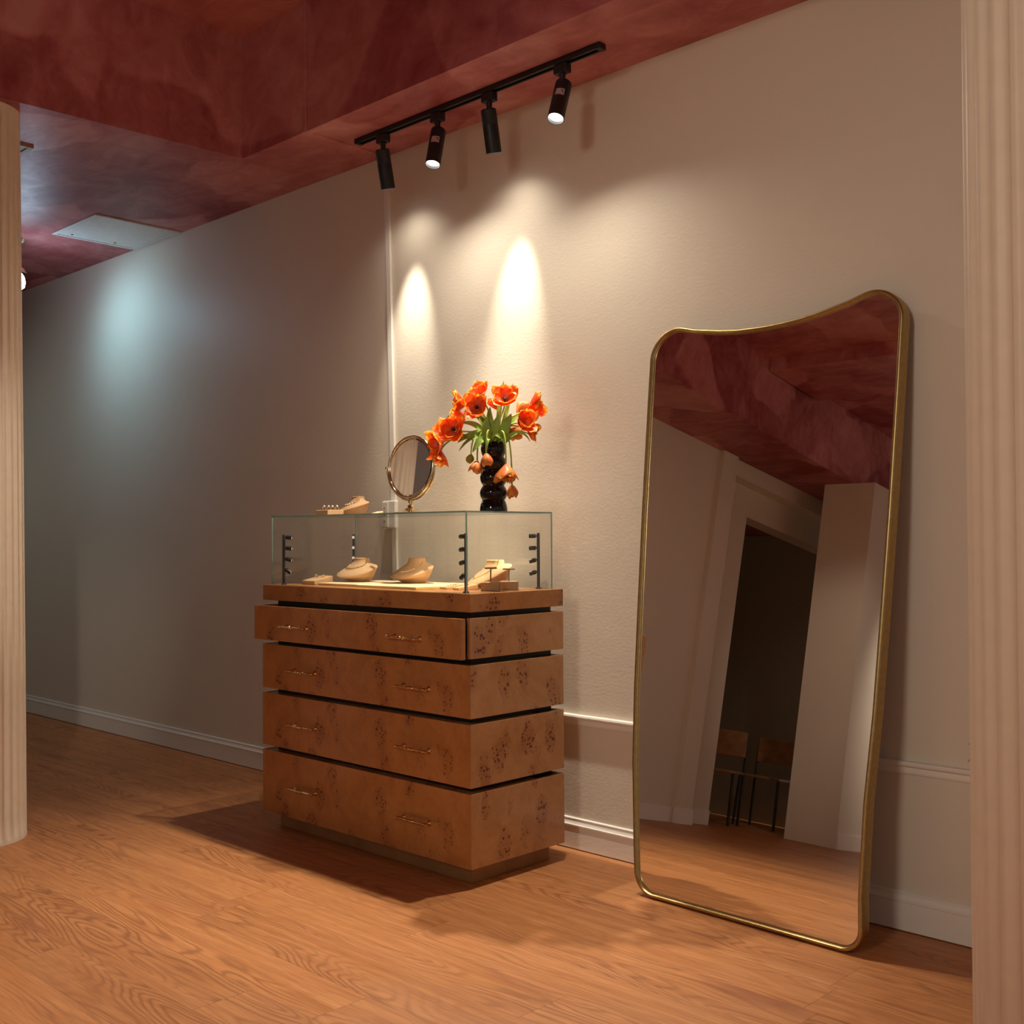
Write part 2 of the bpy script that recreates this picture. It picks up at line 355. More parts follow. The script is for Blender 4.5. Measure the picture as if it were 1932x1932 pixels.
# baseboard with moulded cap
def extrude_x(bm, prof, x0, x1):
    a = [bm.verts.new((x0, y, z)) for y, z in prof]; b = [bm.verts.new((x1, y, z)) for y, z in prof]; n = len(prof)
    bm.faces.new(a); bm.faces.new(b[::-1])
    for i in range(n): bm.faces.new((a[i], b[i], b[(i+1) % n], a[(i+1) % n]))
BB = [(0, .004), (-.015, .004), (-.015, .088), (-.0175, .090), (-.0175, .094), (-.013, .097), (-.010, .103), (-.0085, .109), (-.0095, .112), (-.0095, .116), (-.004, .119), (0, .119)]
bm = BM(); extrude_x(bm, BB, -14, 4); struct('baseboard_back', bm, M_TRIM)
CR = [(0, .474), (-.006, .474), (-.008, .480), (-.008, .494), (-.018, .500), (-.020, .506), (-.018, .512), (0, .514)]
bm = BM(); extrude_x(bm, CR, -3.89, 4); struct('trim_3', bm, M_TRIM)
# flat panel skin of the wall right of the raceway ends in a narrow batten
bm = BM(); box(bm, -3.928, -3.897, -.012, 0, .12, H-.01); box(bm, -3.941, -3.930, -.004, 0, .12, H-.01); [setattr(v.co, 'x', v.co.x - (v.co.z-1.9)*.0285) for v in bm.verts]
struct('trim_4', bm, M_TRIM, bev=.002)
# left part of the shop, reflected in the mirror
bm = BM()
prism(bm, [(-5.25, -2.75), (-5.25, -4.24), (-5.205, -4.24), (-5.205, -4.44), (-5.38, -4.44), (-5.38, -4.90), (-5.55, -4.90), (-5.55, -2.75)], 0, H)
box(bm, -5.55, -5.38, -6.6, -4.90, 2.555, H); box(bm, -5.38, -5.25, -6.6, -4.44, 2.80, H)
struct('wall_left', bm, M_WALL)
bm = BM(); box(bm, -4.93, -4.47, -6.9, -5.32, 0, H); struct('wall_pillar', bm, M_WALL)
bm = BM(); box(bm, -5.25, -5.238, -4.239, -2.75, .001, .115); box(bm, -5.217, -5.193, -4.45, -4.23, 0, .115); box(bm, -5.39, -5.368, -4.90, -4.45, 0, .115)
struct('baseboard_left', bm, M_TRIM)
bm = BM(); box(bm, -4.47, -4.457, -6.9, -5.32, 0, .115); struct('baseboard_pillar', bm, M_TRIM)
bm = BM(); box(bm, -8.1, -8.0, -7.1, -4.5, 0, H); box(bm, -8.1, -5.55, -7.2, -7.1, 0, H); box(bm, -8.1, -5.55, -4.55, -4.45, 0, H); struct('wall_alcove', bm, M_DARKROOM)
bm = BM(); box(bm, -12.1, -12, -4.5, 0, 0, H); box(bm, -12, -8.1, -4.55, -4.45, 0, H); struct('wall_hall', bm, M_WALL)

# ------------------------------------------------------------------ fluted columns
def column(name, x, y, top, rt, label):
    bm = BM(); N, K = 30, 10; L = []
    def ring(z, fl):
        vs = []; R = .19 + (rt-.19)*(z/top)**1.15
        for i in range(N*K):
            a = 2*PI*i/(N*K); t = (i % K)/K
            d = 0 if (t < .28) else math.sin((t-.28)/.72*PI)**.7*.0085
            r = R - d*fl; vs.append(bm.verts.new((r*math.cos(a), r*math.sin(a), z)))
        return vs
    for z, f in ((0, 0), (.004, 0), (.016, 0), (.030, 1), (.09, 1), (top*.25, 1), (top*.5, 1), (top*.75, 1), (top-.06, 1), (top-.028, 1), (top-.014, 0), (top, 0)): L.append(ring(z, f))
    for a, b in zip(L, L[1:]):
        for i in range(N*K): bm.faces.new((a[i], a[(i+1) % (N*K)], b[(i+1) % (N*K)], b[i]))
    bm.faces.new(L[0][::-1]); bm.faces.new(L[-1])
    o = mk(name, bm, M_COLUMN, smooth=True); o.location = (x, y, 0); tag(o, label, 'column'); return o
column('fluted_column', -4.684, -1.525, H, .155, 'cream fluted round column standing at the left edge, beyond the chest of drawers')
column('fluted_column', -.555, -1.40, HC, .182, 'pale fluted column close to the camera, right of the tall floor mirror')

# ------------------------------------------------------------------ ceiling hatches
def hatch(x0, x1, y0, y1, m, label, screws=True):
    t = empty('ceiling_access_panel', ((x0+x1)/2, (y0+y1)/2, H), 0, label, 'access panel')
    cx, cy = (x0+x1)/2, (y0+y1)/2
    bm = BM(); a, b, c, d = x0-cx, x1-cx, y0-cy, y1-cy; f = .022
    box(bm, a, b, c, c+f, -.008, 0); box(bm, a, b, d-f, d, -.008, 0); box(bm, a, a+f, c+f, d-f, -.008, 0); box(bm, b-f, b, c+f, d-f, -.008, 0)
    mk('frame', bm, m, t, bev=.0015)
    bm = BM(); box(bm, a+f+.004, b-f-.004, c+f+.004, d-f-.004, -.006, -.001); mk('panel', bm, m, t, bev=.001)
    if screws:
        for sx, sy in ((a+.07, c+.09), (a+.07, d-.16)):
            bm = BM(); lathe(bm, [(.007, -.008), (.007, -.005)], 12); s = mk('screw', bm, M_BLKM, t); s.location = (sx, sy, 0)
    return t
M_HATCH = simple('white_hatch_paint', (.70, .71, .68), .5); M_HATCH2 = simple('ochre_hatch_paint', (.36, .26, .13), .5)
hatch(-6.29, -5.75, -.52, -.012, M_HATCH, 'white square access panel in the ceiling beside the bluish lit wall')
hatch(-5.7, -4.955, -1.9, -1.185, M_HATCH2, 'ochre ceiling panel whose corner shows just right of the left column top', False)

# ------------------------------------------------------------------ cool lamp in the hall behind the left column
t = empty('ceiling_lamp', (-6.535, -.6, H), 0, 'bright cool white ceiling lamp peeking out behind the left column', 'lamp')
bm = BM(); lathe(bm, [(.035, 0), (.035, -.006), (.022, -.03), (.008, -.034)], 20); mk('canopy', bm, M_NICKEL, t, True)
bm = BM(); tube(bm, [(0, 0, -.03), (0, 0, -.17)], .006, 8); mk('stem', bm, M_BLKM, t)
bm = BM(); lathe(bm, [(.012, -.165), (.034, -.18), (.042, -.20), (.040, -.202), (.012, -.185)], 24); mk('shade', bm, M_NICKEL, t, True)
bm = BM(); lathe(bm, [(.014, -.20), (.030, -.225), (.036, -.255), (.030, -.285), (.012, -.30)], 20); mk('bulb', bm, M_LENSC, t, True)
COOL = (.36, .80, 1.0)
spot('lamp_and_fill_spot', (-6.45, -.55, H-.27), (.14, 1.0, -.55), 9, 125, 1.0, COOL, .04)
l = bpy.data.lights.new('ceiling_lamp_glow', 'POINT'); l.energy = 5.0; l.color = (.55, .76, 1.0); l.shadow_soft_size = .05
o = bpy.data.objects.new('ceiling_lamp_glow', l); COL.objects.link(o); o.location = (-6.45, -.6, H-.34)

# ------------------------------------------------------------------ light track and its four spotlights
TY = -.225
t = empty('light_track', (-3.19, TY, H), 0, 'long black light track fixed to the burgundy ceiling strip', 'light track')
bm = BM()
L0, L1 = -.685, .70
box(bm, L0+.02, L1-.02, -.018, -.010, -.020, 0); box(bm, L0+.02, L1-.02, .010, .018, -.020, 0); box(bm, L0+.02, L1-.02, -.018, .018, -.004, 0)
mk('rail', bm, M_BLKM, t, bev=.001)
bm = BM(); box(bm, L0+.02, L1-.02, -.006, .006, -.012, -.005); mk('conductor', bm, simple('grey_track_insert', (.16, .15, .14), .35), t)
for a, b in ((L0, L0+.02), (L1-.02, L1)):
    bm = BM(); box(bm, a, b, -.019, .019, -.022, 0); mk('end_cap', bm, M_BLKM, t, bev=.002)
def spotlight(x, axis, lit, sticker, label, e_core, e_wide, core_deg, wide_deg):
    axis = Vector(axis).normalized()
    t = empty('track_spotlight', (x, TY, H-.020), 0, label, 'spotlight', 'spotlights on the ceiling track')
    bm = BM(); box(bm, -.030, .030, -.017, .017, -.036, -.001); mk('adapter', bm, M_BLKM, t, bev=.004)
    bm = BM(); tube(bm, [(0, 0, -.034), (0, 0, -.085)], [.012, .0105], 14); mk('stem', bm, M_BLKM, t, True)
    piv = Vector((0, 0, -.092)); top = piv - axis*.030
    bm = BM(); lathe(bm, [(.004, 0), (.026, .001), (.0305, .006), (.0305, .058), (.0298, .060), (.0305, .062), (.0305, .166), (.0285, .166), (.0270, .150), (.004, .150)], 36, align(axis, top), cap=True)
    mk('housing', bm, M_BLKM, t, True)
    bm = BM(); lathe(bm, [(.0258, 0), (.0258, .004), (.018, .007), (.002, .008)], 32, align(axis, top+axis*.1515)); mk('lens', bm, M_LENS, t, True)
    if sticker:
        # small paper label wrapped round the side that faces the room
        Mx = align(axis, top); toc = (Vector((0, -3.28, 1.2)) - Vector((x, TY, 2.8)))
        loc = Mx.to_3x3().inverted() @ toc; a0 = math.atan2(loc.y, loc.x) + .25
        bm = BM(); rows = []
        for zz in (.052, .080):
            rows.append([bm.verts.new(Mx @ Vector((.0309*math.cos(a0-.55+1.1*i/10), .0309*math.sin(a0-.55+1.1*i/10), zz))) for i in range(11)])
        for i in range(10): bm.faces.new((rows[0][i], rows[0][i+1], rows[1][i+1], rows[1][i]))
        st = mk('paper_label', bm, M_STICKER, t, True)
        bm = BM(); zz = .056
        for a1, z1 in ((-.40, .058), (-.40, .066), (-.25, .058)):
            q = [bm.verts.new(Mx @ Vector((.0311*math.cos(a0+aa), .0311*math.sin(a0+aa), z))) for aa, z in ((a1, z1), (a1+.12, z1), (a1+.12, z1+.005), (a1, z1+.005))]
            bm.faces.new(q)
        mk('label_print', bm, M_BLKM, st)
    g = Vector((x, TY, H-.020)) + top + axis*.175
    spot('track_spotlight_core', g, axis, e_core, core_deg, 1.0, WARM, .018)
    spot('track_spotlight_wide', g, axis, e_wide, wide_deg, 1.0, WARM, .022)
    if not lit: spot('track_spotlight_mid', g, axis, 22, 54, 1.0, WARM, .02)
    return t
W1 = (-.10, .295, -1); W2 = (.10, -.42, -1)
spotlight(-3.70, W1, True, False, 'black track spotlight at the left end, turned towards the wall', 62, 3.2, 34, 130)
spotlight(-3.355, (.10, -.30, -1), True, True, 'lit track spotlight with a paper label, second from the left end', 190, 27, 82, 165)
spotlight(-3.058, W1, True, False, 'black track spotlight turned to the wall, between the two labelled ones', 62, 3.2, 34, 130)
spotlight(-2.68, W2, True, True, 'lit track spotlight with a paper label, nearest the right end of the track', 140, 27, 82, 165)

# ------------------------------------------------------------------ chest of drawers
X0, X1, Y0, Y1 = -4.0115, -2.764, -.623, -.145
CX, CY = (X0+X1)/2, (Y0+Y1)/2; hx, hy = (X1-X0)/2, (Y1-Y0)/2
chest = empty('chest_of_drawers', (CX, CY, 0), 0, 'burl wood chest of four drawers with black gaps, under the glass case', 'chest of drawers')
bm = BM(); box(bm, -hx+.05, hx-.05, -hy+.052, hy-.03, 0, .0655); mk('plinth', bm, M_PLINTH, chest, bev=.002)
bm = BM(); box(bm, -hx+.045, hx-.045, -hy+.045, hy-.02, .066, .9385); mk('carcass', bm, M_BLACK, chest)
bm = BM(); box(bm, -hx, hx, -hy, hy, .938, 1.001); mk('top', bm, M_BURL3, chest, bev=.0015)
LV = [(.779, .918), (.5756, .7573), (.3399, .5552), (.0655, .3201)]
def handle(parent, x, z, y):
    bm = BM(); L = .0875
    prof = [(.0012, -L), (.0050, -L+.002), (.0058, -L+.006), (.0030, -L+.010), (.0030, -L+.012), (.0062, -L+.017), (.0062, -L+.021), (.0032, -L+.026), (.0040, -L+.034), (.0052, -.020),
            (.0038, -.014), (.0066, -.010), (.0066, -.006), (.0040, -.003), (.0040, .003), (.0066, .006), (.0066, .010), (.0038, .014), (.0052, .020), (.0040, L-.034), (.0032, L-.026), (.0062, L-.021), (.0062, L-.017),
            (.0030, L-.012), (.0030, L-.010), (.0058, L-.006), (.0050, L-.002), (.0012, L)]
    lathe(bm, prof, 14, align((1, 0, 0), (0, 0, 0)))
    for s in (-1, 1):
        lathe(bm, [(.0105, .0285), (.0105, .0265), (.0085, .024), (.0045, .019), (.0042, .008), (.0052, .003), (.003, -.003)], 14, align((0, 1, 0), (s*.068, 0, 0)))
    h = mk('handle', bm, M_BRASSD, parent, True); h.location = (x, y, z); return h
names = []
for i, (z0, z1) in enumerate(LV):
    ft = .020
    bm = BM(); box(bm, -hx, -hx+.018, -hy+(.0 if i else .0), hy, z0, z1); box(bm, hx-.018, hx, -hy, hy, z0, z1)
    box(bm, -hx+.018, hx-.018, hy-.018, hy, z0, z1)
    mk('side_panels', bm, M_BURL_LIT, chest, bev=.001)
    out = .042 if i == 0 else .0015
    dr = empty('drawer', (0, -hy-out, (z0+z1)/2)); dr.parent = chest
    zc = (z0+z1)/2; h2 = (z1-z0)/2
    if i == 0:
        dr['label'] = 'top drawer pulled a little open'
    x_l, x_r = -hx+.001, hx-.001
    bm = BM(); box(bm, x_l, x_r, 0, ft if i == 0 else .0013, -h2, h2); mk('drawer_front', bm, M_BURL, dr, bev=.0012)
    # drawer box behind its front
    if i == 0:
        bm = BM()
        box(bm, -hx+.03, -hx+.042, ft, .40, -h2+.012, h2-.03); box(bm, hx-.042, hx-.03, ft, .40, -h2+.012, h2-.03); box(bm, -hx+.042, hx-.042, ft, .40, -h2+.012, -h2+.022)
        mk('drawer_box', bm, M_BLACK, dr)
    else:
        bm = BM(); box(bm, -hx+.019, hx-.019, .0014, .35, -h2+.002, h2-.002); mk('drawer_box', bm, M_BURL_LIT, dr)
    hz = {0: -.008, 1: -.006, 2: -.004, 3: -.003}[i]
    for sx in (-.325, .345): handle(dr, sx, hz, -.029)

# ------------------------------------------------------------------ glass display case on the chest
GX0, GX1, GY0, GY1, GZ0, GZ1 = -3.98, -2.808, -.60, -.155, 1.001, 1.287
case = empty('glass_display_case', ((GX0+GX1)/2, (GY0+GY1)/2, GZ0), 0, 'clear glass showcase box with green edges standing on the chest of drawers', 'display case')
gx, gy, gh, gt = (GX1-GX0)/2, (GY1-GY0)/2, GZ1-GZ0, .006
def pane(name, *b):
    bm = BM(); box(bm, *b); return mk(name, bm, M_PANE, case)
e = .0004
pane('front_pane', -gx, gx, -gy, -gy+gt, 0, gh-gt-e); pane('back_pane', -gx, gx, gy-gt, gy, 0, gh-gt-e)
pane('side_pane', -gx, -gx+gt, -gy+gt+e, gy-gt-e, 0, gh-gt-e); pane('side_pane', gx-gt, gx, -gy+gt+e, gy-gt-e, 0, gh-gt-e)
pane('top_pane', -gx+.002, gx-.002, -gy+.002, gy-.002, gh-gt, gh)
def edge(*b):
    bm = BM(); box(bm, *b); return mk('glass_edge', bm, M_EDGE, case)
o_ = .0006
edge(-gx-o_, gx+o_, -gy-o_, -gy+.0016, gh-gt, gh-.0003); edge(-gx-o_, gx+o_, gy-.0016, gy+o_, gh-gt, gh-.0003)
edge(gx-.0016, gx+o_, -gy+.0017, gy-.0017, gh-gt, gh-.0003); edge(-gx-o_, -gx+.0016, -gy+.0017, gy-.0017, gh-gt, gh-.0003)
for sx in (-1, 1):
    for sy in (-1, 1):
        a, b = (gx-.0012, gx+o_) if sx > 0 else (-gx-o_, -gx+.0012); c, d = (gy-gt, gy+o_) if sy > 0 else (-gy-o_, -gy+gt)
        edge(a, b, c, d, 0, gh-gt-.0005)

# four black pole lights inside the case
def pole(x, y, face, tilts, label):
    t = empty('display_pole_light', (x, y, 1.001), math.atan2(face[1], face[0]), label, 'pole light', 'small black pole lights inside the glass case')
    bm = BM(); lathe(bm, [(.011, 0), (.011, .003), (.009, .005)], 20); mk('base', bm, M_BLKM, t, True)
    bm = BM(); lathe(bm, [(.0058, .004), (.0058, .207), (.005, .208)], 16); mk('pole', bm, M_BLKM, t, True)
    for k, (z, tl) in enumerate(zip((.197, .152, .107, .062), tilts)):
        ax = Vector((math.cos(tl), 0, -math.sin(tl)))
        bm = BM(); M = align(ax, Vector((.011, 0, z)))
        lathe(bm, [(.003, -.007), (.0035, -.003), (.0078, -.001), (.0082, .001), (.0082, .024), (.0072, .0245), (.0068, .022), (.001, .022)], 18, M)
        h = mk('lamp_head', bm, M_BLKM, t, True)
        bm = BM(); lathe(bm, [(.0064, .0222), (.0064, .0228), (.001, .0229)], 14, M); mk('lens', bm, M_LENSP, h)
    return t
M_LENSP = m_emit('small_warm_lens', (1, .93, .84), .30)
pole(-3.93, -.575, (.8, .6), (.12, .10, .25, .6), 'black pole light in the left front corner of the glass case')
pole(-2.845, -.565, (-1, .2), (.05, .1, .2, .5), 'black pole light in the near front corner of the glass case')
pole(-2.855, -.180, (-.72, -.69), (.0, .02, .25, .3), 'black pole light in the right rear corner of the glass case')
pole(-3.955, -.19, (.75, -.66), (.1, .1, .1, .3), 'black pole light at the back left of the glass case')
for (x, y, ax) in ((-2.885, -.53, (-.85, .35, -.45)), (-2.89, -.21, (-.9, -.1, -.42))):
    spot('pole_lamp_light', (x, y, 1.185), ax, 3.8, 110, .9, (1, .78, .50), .008)

# ------------------------------------------------------------------ display boards
def board(x0, x1, y0, y1, z, h, label, cut=None):
    t = empty('display_board', ((x0+x1)/2, (y0+y1)/2, z), 0, label, 'display board', 'pale boards in the glass case')
    a, c = (x1-x0)/2, (y1-y0)/2
    bm = BM(); box(bm, -a, a, -c, c, 0, h*.55); mk('base_layer', bm, M_BOARDE, t, bev=.002)
    bm = BM(); box(bm, -a, a, -c, c, h*.55, h); mk('top_layer', bm, M_BOARD, t, bev=.002)
board(-3.775, -3.50, -.515, -.19, 1.001, .010, 'pale wooden board in the glass case under the left necklace bust')
board(-3.498, -3.145, -.535, -.185, 1.001, .010, 'pale wooden board in the glass case under the middle necklace bust')

# ------------------------------------------------------------------ necklace busts
def bust(x, y, z, rz, s, label, slope=.30, neck=True):
    t = empty('necklace_bust', (x, y, z), rz, label, 'necklace bust', 'tan necklace busts')
    bm = BM(); seg = 40; rings = []
    # (cx, cy, rx, ry, zbase, tilt)   tilt: rise per metre towards the back (+y)
    R = [(0, .012, .046, .036, 0, 0), (0, .010, .056, .043, .004, .02), (0, .004, .078, .060, .022, slope*.55), (0, 0, .091, .072, .036, slope*.9), (0, 0, .0945, .076, .043, slope), (0, 0, .093, .0745, .0465, slope),
         (0, .006, .080, .063, .053, slope*.92), (0, .014, .060, .046, .062, slope*.7), (0, .020, .045, .034, .072, slope*.4), (0, .022, .039, .030, .083, slope*.15), (0, .022, .038, .029, .090, 0), (0, .022, .0385, .0295, .0935, 0), (0, .022, .036, .027, .0950, 0)]
    for cx, cy, rx, ry, zb, tl in R:
        ring = []
        for i in range(seg):
            a = 2*PI*i/seg; px, py = cx+rx*math.cos(a), cy+ry*math.sin(a)
            ring.append(bm.verts.new((px*s, py*s, (zb + tl*py)*s)))
        rings.append(ring)
    zmin = min(v.co.z for v in rings[0])
    for a, b in zip(rings, rings[1:]):
        for i in range(seg): bm.faces.new((a[i], a[(i+1) % seg], b[(i+1) % seg], b[i]))
    bm.faces.new(rings[0][::-1]); bm.faces.new(rings[-1])
    o = mk('body', bm, M_CORK, t, True)
    def surf(px, py):     # height of the slanted upper face, for laying jewellery
        q = None
        best = -1
        for cx, cy, rx, ry, zb, tl in R[4:]:
            d = ((px-cx)/rx)**2 + ((py-cy)/ry)**2
            if d <= 1.0: best = max(best, zb + tl*py)
        lo_ = [r for r in R[4:] if ((px-r[0])/r[2])**2 + ((py-r[1])/r[3])**2 <= 1.0]
        hi_ = [r for r in R[4:] if ((px-r[0])/r[2])**2 + ((py-r[1])/r[3])**2 > 1.0]
        if lo_ and hi_:
            a, b = lo_[-1], hi_[0]
            da = math.sqrt(((px-a[0])/a[2])**2 + ((py-a[1])/a[3])**2); db = math.sqrt(((px-b[0])/b[2])**2 + ((py-b[1])/b[3])**2)
            f = (1-da)/max(1e-6, (db-da)); return (a[4]+a[5]*py)*(1-f) + (b[4]+b[5]*py)*f
        return best
    return t, surf
def necklace(b, kind, label, drop=.045, wid=.052, beads=0, s=1.0, charms=()):
    t, surf = b
    base = Vector(t.location); rz = t.rotation_euler[2]
    n = empty('necklace', base, rz, label, 'necklace', 'fine necklaces on the busts')
    pts = []
    for i in range(41):
        u = -1+2*i/40; a = u*2.35
        px = wid*math.sin(a)*(1.0); py = .020 - drop*(math.cos(a)*.62+.38)
        if abs(a) > PI/2: px = wid*math.sin(a); py = .020 - drop*(math.cos(a)*.62+.38)
        pts.append(Vector((px*s, py*s, (surf(px, py)+.0026)*s)))
    bm = BM(); tube(bm, pts, .0009, 6); mk('chain', bm, M_GOLD, n, True)
    for (i, r) in charms:
        bm = BM(); bmesh.ops.create_uvsphere(bm, u_segments=10, v_segments=7, radius=r); c = mk('charm', bm, M_PEARL if beads else M_GOLD, n, True)
        c.location = pts[i] + Vector((0, -.001, r*.6))
    return n
b1 = bust(-3.735, -.345, 1.011, math.radians(-4), 1.04, 'tan necklace bust with a charm necklace, left one on the pale board in the case')
b2 = bust(-3.437, -.300, 1.011, math.radians(-8), 1.06, 'tan necklace bust with a plain chain, middle of the glass case')
b3 = bust(-3.035, -.262, 1.001, math.radians(-30), 1.12, 'tan necklace bust on the right in the glass case, behind the T stands', slope=.46)
b4 = bust(-3.868, -.258, 1.287, math.radians(-30), .90, 'tan necklace bust on top of the glass case, behind the ring box')
necklace(b1, 0, 'gold charm necklace draped on the left bust inside the case', .058, .050, 0, 1.04, [(i, .0028) for i in (12, 15, 17, 19, 20, 21, 23, 25, 28)])
necklace(b2, 0, 'fine gold chain draped on the middle bust inside the case', .072, .054, 0, 1.06, [(13, .0018), (20, .0022), (29, .0018)])
necklace(b3, 0, 'fine gold chain with a pendant on the right bust in the case', .074, .052, 0, 1.12, [(20, .004), (21, .003)])
necklace(b4, 0, 'beaded gold necklace on the bust above the glass', .060, .056, 1, .90, [(i, .0032) for i in (6, 9, 12, 15, 25, 28, 31, 34)])
necklace(b4, 0, 'thin gold chain with a dark drop on the bust above the glass', .078, .045, 0, .90, [(20, .003)])

# ------------------------------------------------------------------ display blocks, jewellery
def wedge(name, x, y, z, rz, lx, ly, h0, h1, label, m=M_CORK):
    bm = BM(); a, c = lx/2, ly/2
    v = [bm.verts.new(q) for q in ((-a, -c, 0), (a, -c, 0), (a, c, 0), (-a, c, 0), (-a, -c, h0), (a, -c, h0), (a, c, h1), (-a, c, h1))]
    for q in ((0, 3, 2, 1), (4, 5, 6, 7), (0, 1, 5, 4), (1, 2, 6, 5), (2, 3, 7, 6), (3, 0, 4, 7)): bm.faces.new([v[i] for i in q])
    o = mk(name, bm, m, bev=.0025); o.location = (x, y, z); o.rotation_euler = (0, 0, rz)
    return tag(o, label, 'display block', 'tan jewellery display blocks')
wedge('display_block', -3.838, -.472, 1.001, 0, .088, .094, .017, .036, 'tan wedge block holding rings at the front left inside the glass case')
wedge('display_block', -3.098, -.395, 1.001, math.radians(-14), .055, .080, .008, .018, 'small tan wedge holding earrings, just left of the near corner pole light')
wedge('display_block', -3.005, -.415, 1.001, math.radians(-20), .055, .080, .009, .020, 'small tan wedge directly behind the near corner pole light')
wedge('display_block', -3.833, -.412, 1.287, 0, .084, .084, .024, .026, 'square tan block holding rings on top of the glass case')
wedge('display_block', -3.665, -.300, 1.287, math.radians(-12), .050, .046, .006, .018, 'tiny pale wedge on the glass top between bust and vanity mirror', M_BOARD)
def ring(x, y, z, R, r, tilt, rz, label, pearl=False):
    t = empty('ring', (x, y, z), rz, label, 'ring', 'gold rings on display')
    bm = BM(); tube(bm, [(R*math.cos(a), 0, R+R*math.sin(a)) for a in [2*PI*i/24 for i in range(24)]], r, 8, closed=True)
    o = mk('band', bm, M_GOLD, t, True); o.rotation_euler = (tilt, 0, 0)
    bm = BM(); bmesh.ops.create_uvsphere(bm, u_segments=12, v_segments=8, radius=.0042); s = mk('stone', bm, M_PEARL if pearl else M_GOLD, t, True); s.location = Vector((0, -math.sin(tilt)*2*R, math.cos(tilt)*2*R+.001))
for i, (dx, dy, lb) in enumerate(((-.022, -.012, 'pearl ring at the left of the block on the glass top'), (.0, -.005, 'pearl ring in the middle of the block on the glass top'), (.014, .004, 'pearl ring right of centre on the block on the glass top'), (.030, .016, 'pearl ring at the right rear of the block on the glass top'))):
    ring(-3.833+dx, -.412+dy, 1.3115, .0075, .0012, 0, .5+i*.2, lb, True)
for i, (dx, dy, lb) in enumerate(((-.018, -.006, 'gold ring on the left of the front wedge block in the case'), (.012, -.004, 'gold ring on the right of the front wedge block in the case'))):
    ring(-3.838+dx, -.472+dy+.02, 1.0305, .0078, .0016, .9, .3+i, lb)
def earring(x, y, z, label):
    bm = BM(); tube(bm, [(.006*math.cos(a), .006*math.sin(a), .0012) for a in [2*PI*i/18 for i in range(18)]], .0013, 8, closed=True)
    bmesh.ops.create_uvsphere(bm, u_segments=10, v_segments=7, radius=.003, matrix=Matrix.Translation((.006, 0, .0025)))
    o = mk('earring', bm, M_GOLD, None, True); o.location = (x, y, z); o.rotation_euler = (.13, 0, .3); tag(o, label, 'earring', 'gold earrings on wedges')
earring(-3.110, -.398, 1.0135, 'gold earring lying on the left half of the small left wedge')
earring(-3.088, -.392, 1.0143, 'gold earring lying on the right half of the small left wedge')
earring(-3.008, -.405, 1.0166, 'gold earring on the small wedge behind the corner pole')
def tstand(x, y, rz, h, label):
    t = empty('earring_stand', (x, y, 1.001), rz, label, 'earring stand', 'T shaped earring stands')
    bm = BM(); box(bm, -.034, .034, -.026, .026, 0, .032); mk('base', bm, M_CORK, t, bev=.004, seg=3)
    bm = BM(); tube(bm, [(0, 0, .031), (0, 0, h-.002)], .0028, 10); mk('post', bm, M_CORKD, t, True)
    bm = BM(); tube(bm, [(-.022, 0, h), (.022, 0, h)], .0034, 10); mk('crossbar', bm, M_CORKD, t, True)
M_CORKD = simple('brown_suede', (.36, .20, .10), .8, nscale=120)
tstand(-2.868, -.420, math.radians(40), .082, 'T shaped earring stand in front, beside the near corner pole light')
tstand(-2.876, -.318, math.radians(40), .076, 'T shaped earring stand set behind and right of the front one')
# scrunched clear plastic tag in the right rear corner
bm = BM()
vs = [bm.verts.new(v) for v in ((0, 0, 0), (.02, .004, .001), (.016, .012, .022), (.002, .008, .03), (.012, -.006, .016), (-.012, .002, .022), (-.02, .006, .006))]
for q in ((0, 1, 4), (1, 2, 4), (2, 3, 4), (3, 5, 4), (5, 0, 4), (0, 5, 6)): bm.faces.new([vs[i] for i in q])
o = mk('plastic_tag', bm, M_CLEAR); o.location = (-2.826, -.185, 1.0015); tag(o, 'scrap of clear plastic in the right rear corner of the case', 'tag')

# ------------------------------------------------------------------ vanity mirror on the glass
VX, VY, VZ = -3.440, -.302, 1.287
vm = empty('vanity_mirror', (VX, VY, VZ), .079, 'round brass table mirror on a pedestal, on the glass top beside the vase', 'mirror')
bm = BM(); lathe(bm, [(.088, 0), (.0885, .003), (.084, .006), (.060, .011), (.040, .015), (.030, .017), (.024, .024), (.014, .027), (.013, .030)], 48); mk('foot', bm, M_NICKEL, vm, True)
bm = BM(); lathe(bm, [(.011, .028), (.015, .033), (.011, .038), (.006, .041), (.006, .044), (.012, .050), (.012, .054), (.006, .060), (.006, .064)], 24); mk('stem', bm, M_NICKEL, vm, True)
MC = Vector((0, 0, .191)); MR = .124
yp = [(MC.x + .133*math.cos(a), 0, MC.z + .133*math.sin(a)) for a in [PI + PI*i/40 for i in range(41)]]
bm = BM(); tube(bm, yp, [.0042]*41, 10); mk('yoke', bm, M_NICKEL, vm, True)
nrm = Vector((.0, -1, .085)).normalized()
fr = empty('mirror_head', MC); fr.parent = vm; fr.rotation_euler = nrm.to_track_quat('Z', 'X').to_euler()
bm = BM(); tube(bm, [(MR*math.cos(a), MR*math.sin(a), 0) for a in [2*PI*i/64 for i in range(64)]], .0065, 12, closed=True); mk('rim', bm, M_NICKEL, fr, True)
bm = BM(); lathe(bm, [(MR-.004, -.004), (MR-.002, .0), (MR-.012, .0018), (.0, .0018)], 64); mk('glass', bm, M_MIRROR2, fr)
for s in (-1, 1):
    bm = BM(); lathe(bm, [(.003, -.006), (.005, -.003), (.004, 0), (.007, .004), (.007, .008), (.003, .012)], 14, align((s, 0, 0), (MC.x+s*.133, 0, MC.z))); mk('pivot_knob', bm, M_NICKEL, vm, True)

